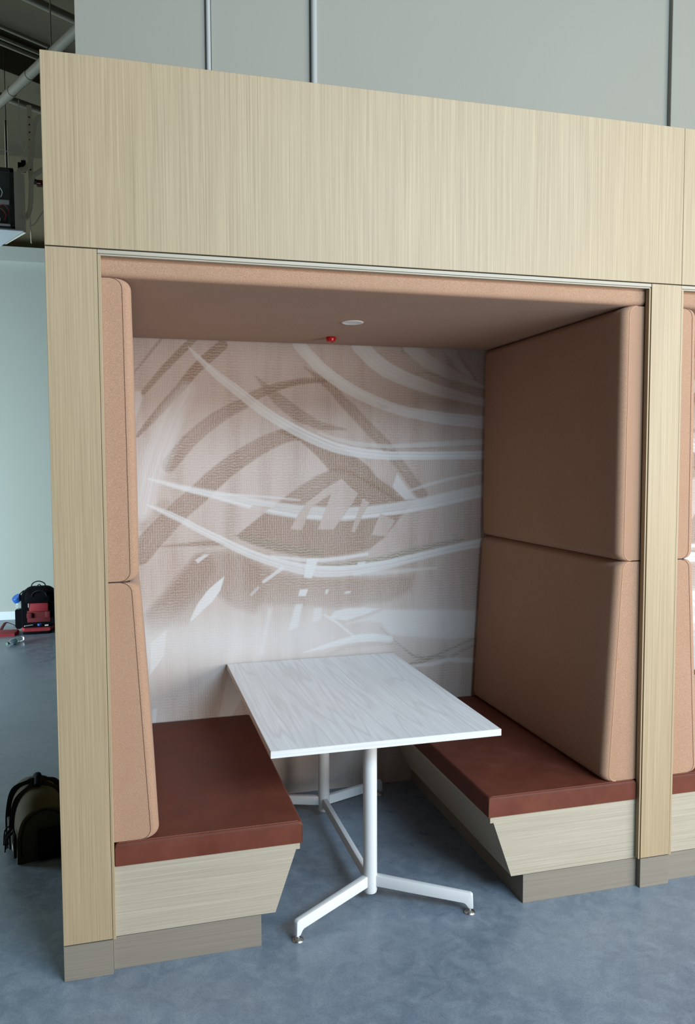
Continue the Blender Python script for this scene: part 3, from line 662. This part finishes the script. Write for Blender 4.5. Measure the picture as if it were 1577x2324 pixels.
# ------------------------------------------------------------------ olive tool bag on the floor left of the booth
bag = thing('duffel_bag', 'olive canvas tool bag with black handles on floor left of the booth', 'bag', (-0.198, 1.103, 0))
RZ = math.radians(14)
def loft(bm, secs):
    """secs = list of (y, outline [(x, z)]) rings"""
    rings = [[bm.verts.new((x, y, z)) for x, z in o] for y, o in secs]
    n = len(rings[0])
    for a, b in zip(rings, rings[1:]):
        for k in range(n): bm.faces.new((a[k], a[(k+1) % n], b[(k+1) % n], b[k]))
    bm.faces.new(rings[0][::-1]); bm.faces.new(rings[-1]); return bm
def dome(w, h, n=22, base=0.0, e=2.6):
    o = [(-w, base), ]
    for k in range(n+1):
        a = math.pi - math.pi*k/n
        c, s = math.cos(a), math.sin(a)
        o.append((w*math.copysign(abs(c)**(2/e), c), base+0.10+(h-0.10)*abs(s)**(2/e)))
    o.append((w, base)); return o
secs = []
for k in range(9):
    t = k/8; y = -0.19+0.38*t; q = 1-abs(2*t-1)**6*0.12
    secs.append((y, dome(0.115*(0.97+0.03*q), 0.300*q+0.012*math.sin(math.pi*t))))
obj('body', loft(bmesh.new(), secs), olive_m, bag, True)
obj('lower_panel', PR([(-0.119, 0.002), (0.119, 0.002), (0.117, 0.135), (-0.117, 0.135)], 'xz', -0.198, -0.1785, 0.004), olive_d, bag, True)
obj('end_panel', loft(bmesh.new(), [(-0.1965, dome(0.096, 0.235, base=0.02)), (-0.178, dome(0.102, 0.245, base=0.02))]), olive_d, bag, True)
obj('side_pocket', B(-0.130, -0.112, -0.15, 0.13, 0.01, 0.13, 0.008), olive_d, bag, True)
for sx in (-1, 1):
    pts = smooth_path([(sx*0.121, -0.06, 0.02), (sx*0.119, -0.055, 0.15), (sx*0.095, -0.045, 0.262), (sx*0.035, -0.03, 0.312), (sx*0.012, 0.0, 0.338), (sx*0.035, 0.03, 0.316), (sx*0.095, 0.075, 0.268), (sx*0.119, 0.085, 0.15), (sx*0.121, 0.09, 0.02)], 6)
    obj('handle', T(pts, 0.01, 8, flat=(0.016, 0.004)), blk2, bag, True)
obj('handle_wrap', T(smooth_path([(-0.004, -0.052, 0.327), (0.004, 0.0, 0.352), (0.004, 0.055, 0.33)], 5), 0.017, 10), blk, bag, True)
obj('pouch', B(-0.030, 0.100, -0.225, -0.199, 0.01, 0.165, 0.008), blk, bag, True)
obj('zip', T(smooth_path([(-0.098, -0.199, 0.03), (-0.099, -0.199, 0.13), (-0.075, -0.198, 0.215), (0, -0.198, 0.257), (0.075, -0.198, 0.215), (0.099, -0.199, 0.13)], 6), 0.003, 6), blk, bag, True)
bm = bmesh.new()
for k in range(9):
    x0, y0, z0 = -0.128-0.004*(k % 3), -0.165+0.016*(k // 2), 0.165-0.006*(k % 4)
    tube(bm, smooth_path([(x0, y0, z0), (x0-0.022, y0-0.004, z0-0.02), (x0-0.028+0.006*(k % 2), y0, z0-0.055-0.02*(k % 3))], 4), 0.0032, 6)
obj('cord_tassel', bm, blk, bag, True)
obj('tag', B(-0.1325, -0.131, -0.165, -0.140, 0.062, 0.090), paper, bag)
bag.rotation_euler.z = RZ; bag.scale.z = 0.9

# ------------------------------------------------------------------ backpack by the far wall
bp = thing('backpack', 'open black and red tool backpack standing against the far white wall', 'backpack', (-0.72, 6.20, 0))
def rr(w, z0, z1, rt_, rb_, n=8):
    o = []
    for cx_, cz_, a0, r in ((w-rb_, z0+rb_, -90, rb_), (w-rt_, z1-rt_, 0, rt_), (-w+rt_, z1-rt_, 90, rt_), (-w+rb_, z0+rb_, 180, rb_)):
        for k in range(n+1):
            a = math.radians(a0+90*k/n); o.append((cx_+r*math.cos(a), cz_+r*math.sin(a)))
    return o
obj('body', loft(bmesh.new(), [(0.13, rr(0.14, 0.02, 0.44, 0.09, 0.03)), (0.10, rr(0.175, 0.0, 0.47, 0.11, 0.04)), (-0.05, rr(0.178, 0.0, 0.475, 0.11, 0.04)), (-0.085, rr(0.165, 0.015, 0.46, 0.10, 0.03))]), blk, bp, True)
obj('top_pocket', loft(bmesh.new(), [(-0.07, rr(0.135, 0.315, 0.45, 0.06, 0.02)), (-0.118, rr(0.13, 0.318, 0.43, 0.05, 0.02)), (-0.13, rr(0.115, 0.325, 0.41, 0.04, 0.02))]), blk, bp, True)
pk = obj('red_pocket', B(-0.090, 0.105, -0.125, -0.08, 0.220, 0.312, 0.012), redc, bp, True); pk['label'] = 'red fabric pocket'
obj('inner_pocket', B(-0.118, -0.065, -0.112, -0.08, 0.150, 0.205, 0.006), redd, bp, True)
obj('inner_pocket', B(0.070, 0.120, -0.112, -0.08, 0.150, 0.215, 0.006), redd, bp, True)
obj('inner_lining', B(-0.115, 0.120, -0.089, -0.08, 0.10, 0.225, 0.004), redd, bp, True)
obj('zip_pull', B(-0.098, -0.088, -0.128, -0.12, 0.27, 0.315, 0.002), grey_m, bp)
obj('front_flap', loft(bmesh.new(), [(-0.085, rr(0.15, 0.035, 0.070, 0.012, 0.012)), (-0.17, rr(0.165, 0.030, 0.068, 0.014, 0.014)), (-0.235, rr(0.130, 0.030, 0.064, 0.014, 0.014))]), redc, bp, True)
obj('flap_lining', B(-0.145, 0.145, -0.20, -0.088, 0.066, 0.0715, 0.002), blk, bp)
obj('flap_base', loft(bmesh.new(), [(-0.08, rr(0.15, 0.0, 0.034, 0.012, 0.012)), (-0.22, rr(0.14, 0.0, 0.030, 0.010, 0.010)), (-0.242, rr(0.11, 0.002, 0.028, 0.010, 0.010))]), blk, bp, True)
obj('side_pocket', loft(bmesh.new(), [(-0.06, [(x-0.205, z) for x, z in rr(0.035, 0.03, 0.24, 0.015, 0.03)]), (0.07, [(x-0.205, z) for x, z in rr(0.035, 0.03, 0.24, 0.015, 0.03)])]), blk, bp, True)
for (xa, xb, z0, h, y, r) in ((-0.075, 0.065, 0.468, 0.062, 0.03, 0.006), (-0.02, 0.032, 0.47, 0.028, 0.0, 0.005), (-0.05, 0.085, 0.40, 0.05, -0.135, 0.006)):
    mid = (xa+xb)/2
    obj('handle', T(smooth_path([(xa-0.01, y, z0-0.012), (xa+0.012, y, z0+h*0.62), (mid, y-0.01, z0+h), (xb-0.012, y, z0+h*0.62), (xb+0.01, y, z0-0.012)], 6), r, 8), blk2, bp, True)
obj('strap', T(smooth_path([(-0.15, -0.02, 0.44), (-0.19, -0.06, 0.40), (-0.19, -0.08, 0.34)], 5), 0.006, 8), blk2, bp, True)
tag(obj('pen', T([(-0.855, 6.03, 0.079), (-0.775, 6.07, 0.080)], 0.006, 8), paper, None, True), 'white pen lying across the open red flap of the backpack', 'pen')
tag(obj('tape_roll', LA([(0.008, 0), (0.022, 0), (0.022, 0.02), (0.008, 0.02), (0.008, 0)], 16, (-0.705, 6.05, 0.0745), (0.0, 0.0, 1)), blue_p, None, True), 'small blue plastic piece lying in the open flap of the backpack', 'tool')
tag(obj('folded_note', B(-0.650, -0.612, 6.02, 6.05, 0.0725, 0.083, 0.002), paper), 'small white paper scrap at right side of the open backpack flap', 'paper')

wb = thing('water_bottle', 'clear shaker bottle with flipped blue lid in the backpack side pocket', 'bottle', (-0.925, 6.19, 0.245))
obj('bottle', LA([(0.026, -0.02), (0.030, 0.0), (0.032, 0.05), (0.028, 0.065), (0.024, 0.072), (0.022, 0.07), (0.026, 0.06), (0.028, 0.05), (0.026, 0.0), (0, -0.005)], 20), clearp, wb, True)
obj('lid', LA([(0, 0.02), (0.046, 0.02), (0.052, 0.012), (0.054, -0.03), (0.049, -0.032), (0.046, 0.0), (0, 0.004)], 24, (-0.015, -0.02, 0.118), (-0.45, -0.35, 0.75)), blue_p, wb, True)

rs = thing('strap', 'red webbing strap and flat red pouch on floor left of the backpack', 'strap', (-1.03, 6.05, 0))
obj('webbing', T(smooth_path([(0.03, 0.42, 0.004), (-0.06, 0.40, 0.05), (-0.085, 0.30, 0.03), (-0.10, 0.2, 0.005), (-0.17, 0.12, 0.004)], 6), 0.01, 8, flat=(0.016, 0.003)), redd, rs, True)
obj('pouch', loft(bmesh.new(), [(-0.13, rr(0.09, 0.0, 0.028, 0.010, 0.008)), (0.0, rr(0.12, 0.0, 0.040, 0.014, 0.010)), (0.09, rr(0.10, 0.0, 0.030, 0.010, 0.008))]), redc, rs, True)

fb = thing('plastic_bottle', 'clear plastic bottle with green cap lying on floor near the backpack', 'bottle', (-0.885, 5.54, 0.031))
ax = Vector((0.124, 0.249, 0)).normalized()
q = lambda prof, m, n: obj(n, LA(prof, 20, (0, 0, 0), ax), m, fb, True)
q([(0.008, -0.115), (0.011, -0.10), (0.029, -0.06), (0.030, 0.0), (0.027, 0.02), (0.030, 0.04), (0.030, 0.10), (0.024, 0.118), (0, 0.118)], clearp, 'bottle')
q([(0.0302, -0.055), (0.0305, -0.055), (0.0305, -0.005), (0.0302, -0.005)], cyan_l, 'label_band')
q([(0, -0.135), (0.015, -0.135), (0.015, -0.113), (0, -0.113)], green_p, 'cap')

# ------------------------------------------------------------------ services under the left ceiling
cab = thing('equipment_cabinet', 'open equipment cabinet with pale housing and exposed wiring hung at upper left', 'cabinet', (-0.51, 3.4, 3.5))
obj('housing', PR([(-0.002, 0.031), (0.066, 0.10), (-0.12, 0.45), (-0.9, 0.5), (-0.9, 0.031)], 'xy', 0.0, 0.42), conduit_m, cab)
bm = bmesh.new()
for a in ((-0.9, 0.0, 0.0, 0.03, 0.395, 0.425), (-0.9, 0.0, 0.0, 0.03, -0.005, 0.012), (-0.022, 0.0, 0.0, 0.03, 0.0, 0.42)): box(bm, *a)
obj('front_frame', bm, dark_gap, cab)
obj('inner_panel', B(-0.88, -0.022, 0.018, 0.0295, 0.012, 0.395), mat('dark green board', 0.5, color=(0.03, 0.04, 0.03))[0], cab)
obj('shelf', B(-0.88, -0.03, -0.01, 0.018, 0.165, 0.195, 0.003), grey_m, cab)
obj('perforated_plate', B(-0.88, -0.045, 0.004, 0.0178, 0.03, 0.115, 0.002), dark_gap, cab)
obj('sill', B(-0.88, -0.028, -0.006, 0.0178, 0.013, 0.028, 0.002), grey_m, cab)
rnd = random.Random(3)
for k, (m_, z0) in enumerate(((redc, 0.13), (redc, 0.10), (trim_m, 0.26), (trim_m, 0.07), (trim_m, 0.24), (redd, 0.15))):
    x = -0.05-0.02*k
    obj('wire', T(smooth_path([(x-0.06, -0.004, z0), (x-0.02, -0.018, z0+0.03), (x+0.015, -0.016, z0-0.01), (x+0.004, -0.010, z0-0.05)], 6), 0.0025, 6), m_, cab, True)
obj('bottom_tray', PR([(-0.9, -0.015), (0.060, 0.01), (-0.17, 0.48), (-0.9, 0.5)], 'xy', -0.014, -0.005), tray_m, cab)

def pipe(name, label, pts, r, m=duct_m, grp=None, cat='pipe'):
    return tag(obj(name, T(pts, r, 12), m, None, True), label, cat, grp)
G = 'pipes and conduits under the left ceiling'
pipe('conduit', 'upper curved pale conduit entering the top of the equipment cabinet', smooth_path([(-0.30, 3.6, 4.393), (-0.347, 3.6, 4.374), (-0.367, 3.6, 4.344), (-0.383, 3.6, 4.288), (-0.395, 3.6, 4.188), (-0.403, 3.6, 4.088), (-0.419, 3.6, 4.037), (-0.446, 3.57, 3.985), (-0.466, 3.49, 3.950), (-0.476, 3.462, 3.930)], 6), 0.0175, conduit_m, grp=G, cat='conduit')
pipe('conduit', 'lower curved pale conduit entering the side of the equipment cabinet', smooth_path([(-0.30, 3.6, 4.02), (-0.358, 3.6, 3.978), (-0.387, 3.6, 3.955), (-0.402, 3.6, 3.929), (-0.411, 3.6, 3.863), (-0.416, 3.6, 3.763), (-0.428, 3.6, 3.687), (-0.446, 3.56, 3.63), (-0.462, 3.49, 3.598), (-0.474, 3.462, 3.588)], 6), 0.0175, conduit_m, grp=G, cat='conduit')
st = thing('strut_channel', 'perforated pale metal strut hanging behind the curved conduits', 'strut', (-0.417, 3.66, 3.93))
bm = box(bmesh.new(), -0.017, 0.017, 0, 0.02, 0, 0.56, 0.002); obj('channel', bm, conduit_m, st)
for k in range(9): obj('slot', LA([(0, 0), (0.0062, 0), (0.0062, 0.0012), (0, 0.0012)], 12, (0, -0.0009, 0.03+0.055*k), (0, 1, 0)), dark_gap, st)
s2 = thing('strut_channel', 'thin dark strut hanging at far left above the equipment cabinet', 'strut', (-0.653, 4.2, 3.92))
obj('channel', B(-0.006, 0.006, 0.006, 0.02, 0, 0.66), dark_gap, s2)
for x in (-0.0125, 0.0065): obj('flange', B(x, x+0.006, 0, 0.02, 0, 0.66, 0.001), conduit_m, s2)
obj('hanger_rod', T([(0, 0.013, 0.66), (0, 0.013, 1.38)], 0.003, 6), dark_gap, s2)
for lab, p in (('loose pale wire looping left from the perforated strut', [(-0.75, 3.62, 4.15), (-0.62, 3.62, 4.129), (-0.549, 3.62, 4.116), (-0.478, 3.62, 4.118), (-0.425, 3.65, 4.140)]),
               ('straight loose wire end poking up beside the perforated strut', [(-0.53, 3.6, 4.222), (-0.476, 3.62, 4.185), (-0.425, 3.65, 4.150)]),
               ('long pale wire dropping from the ceiling to the perforated strut', [(-0.484, 3.62, 4.50), (-0.482, 3.6, 4.406), (-0.481, 3.6, 4.278), (-0.472, 3.62, 4.176), (-0.425, 3.65, 4.110)]),
               ('small wire coil beside the perforated strut', [(-0.425, 3.65, 4.12), (-0.44, 3.62, 4.075), (-0.47, 3.61, 4.07), (-0.485, 3.6, 4.09), (-0.47, 3.6, 4.10), (-0.455, 3.6, 4.08), (-0.465, 3.6, 4.06)])):
    pipe('wire', lab, smooth_path(p, 6), 0.0028, trim_m, 'loose wires by the strut', 'wire')
hk = thing('wire_hook', 'pale hook and hanging wire below the conduits at upper left', 'hook', (-0.42, 3.6, 3.57))
obj('drop_wire', T([(-0.006, 0, 0.11), (-0.002, 0, 0.0), (0.0, 0, -0.115)], 0.004, 8), conduit_m, hk, True)
obj('clamp', T(smooth_path([(-0.015, 0, 0.008), (0.022, 0, 0.022), (0.052, 0, 0.066), (0.11, 0, 0.16)], 5), [0.006]*6+[0.005]*10, 8), conduit_m, hk, True)
jb = thing('junction_box', 'small black junction box on top of the equipment cabinet', 'junction box', (-0.475, 3.62, 3.995))
obj('box', B(-0.028, 0.022, 0, 0.06, 0, 0.055, 0.003), blk, jb); obj('lid', B(-0.004, 0.030, -0.006, 0.0, 0.02, 0.07, 0.002), blk2, jb)
obj('bracket', B(-0.026, -0.014, -0.012, 0.0, -0.055, 0.0), duct_m, jb)
ab = thing('alarm_box', 'small dark red box with white mark behind the lower conduit at upper left', 'box', (-0.355, 3.72, 3.945))
obj('box', B(-0.03, 0.05, 0, 0.05, -0.018, 0.022, 0.003), redd, ab); obj('bracket', B(-0.068, -0.025, -0.052, 0.03, -0.006, 0.008, 0.001), dark_gap, ab); obj('label', B(-0.028, 0.0, -0.0015, 0.0, -0.012, -0.002), paper, ab)
pp = thing('sprinkler_pipe', 'thick pale pipe running diagonally under ceiling at upper left', 'pipe', (-0.28, 2.7, 4.3), G)
dv = Vector((0.545, -1.027, 0)).normalized(); mv = Vector((-0.28, 2.68, 4.3))
obj('pipe', T([dv*-2.2, dv*1.4], 0.031, 14), duct_m, pp, True)
for t in (-0.12, -0.42): obj('coupling', T([dv*(t-0.05), dv*(t+0.05)], 0.0345, 14), duct_m, pp, True)
obj('hanger_ring', T([dv*0.255, dv*0.28], 0.037, 14), duct_m, pp, True)
obj('hanger_rod', T([dv*0.267 + Vector((0, 0, 0.03)), dv*0.267 + Vector((0, 0, 1.0))], 0.004, 8), duct_m, pp, True)
dr = Vector((0.832, 0.555, 0))
for lab, c0, r, nm in (('upper of two thin parallel pipes under dark ceiling deck', (-0.41, 3.50, 4.90), 0.014, 'ceiling_pipe'),
                   ('lower of two thin parallel pipes under dark ceiling deck', (-0.45, 3.575, 4.87), 0.012, 'ceiling_pipe'),
                   ('third thin pipe, just above the thick diagonal pipe at upper left', (-0.46, 3.615, 4.85), 0.014, 'ceiling_pipe'),
                   ('thick pipe crossing the ceiling at the very top left corner', (-0.20, 3.08, 4.90), 0.028, 'ceiling_pipe'),
                   ('wide pale pipe above the strut and cabinet at upper left', (-0.55, 4.38, 4.80), 0.028, 'ceiling_pipe')):
    c0 = Vector(c0)
    pipe(nm, lab, [c0-dr*3.0, c0+dr*0.85], r, grp=G)
bm = bmesh.new(); box(bm, -4.0, 1.0, -0.09, 0.09, 5.02, 5.3, 0.004)
bmesh.ops.rotate(bm, verts=bm.verts, matrix=Matrix.Rotation(math.atan2(0.555, 0.832), 3, 'Z')); bmesh.ops.translate(bm, verts=bm.verts, vec=(-0.55, 4.5, 0))
b_ = obj('trim_3', bm, deck_m); b_['kind'] = 'structure'
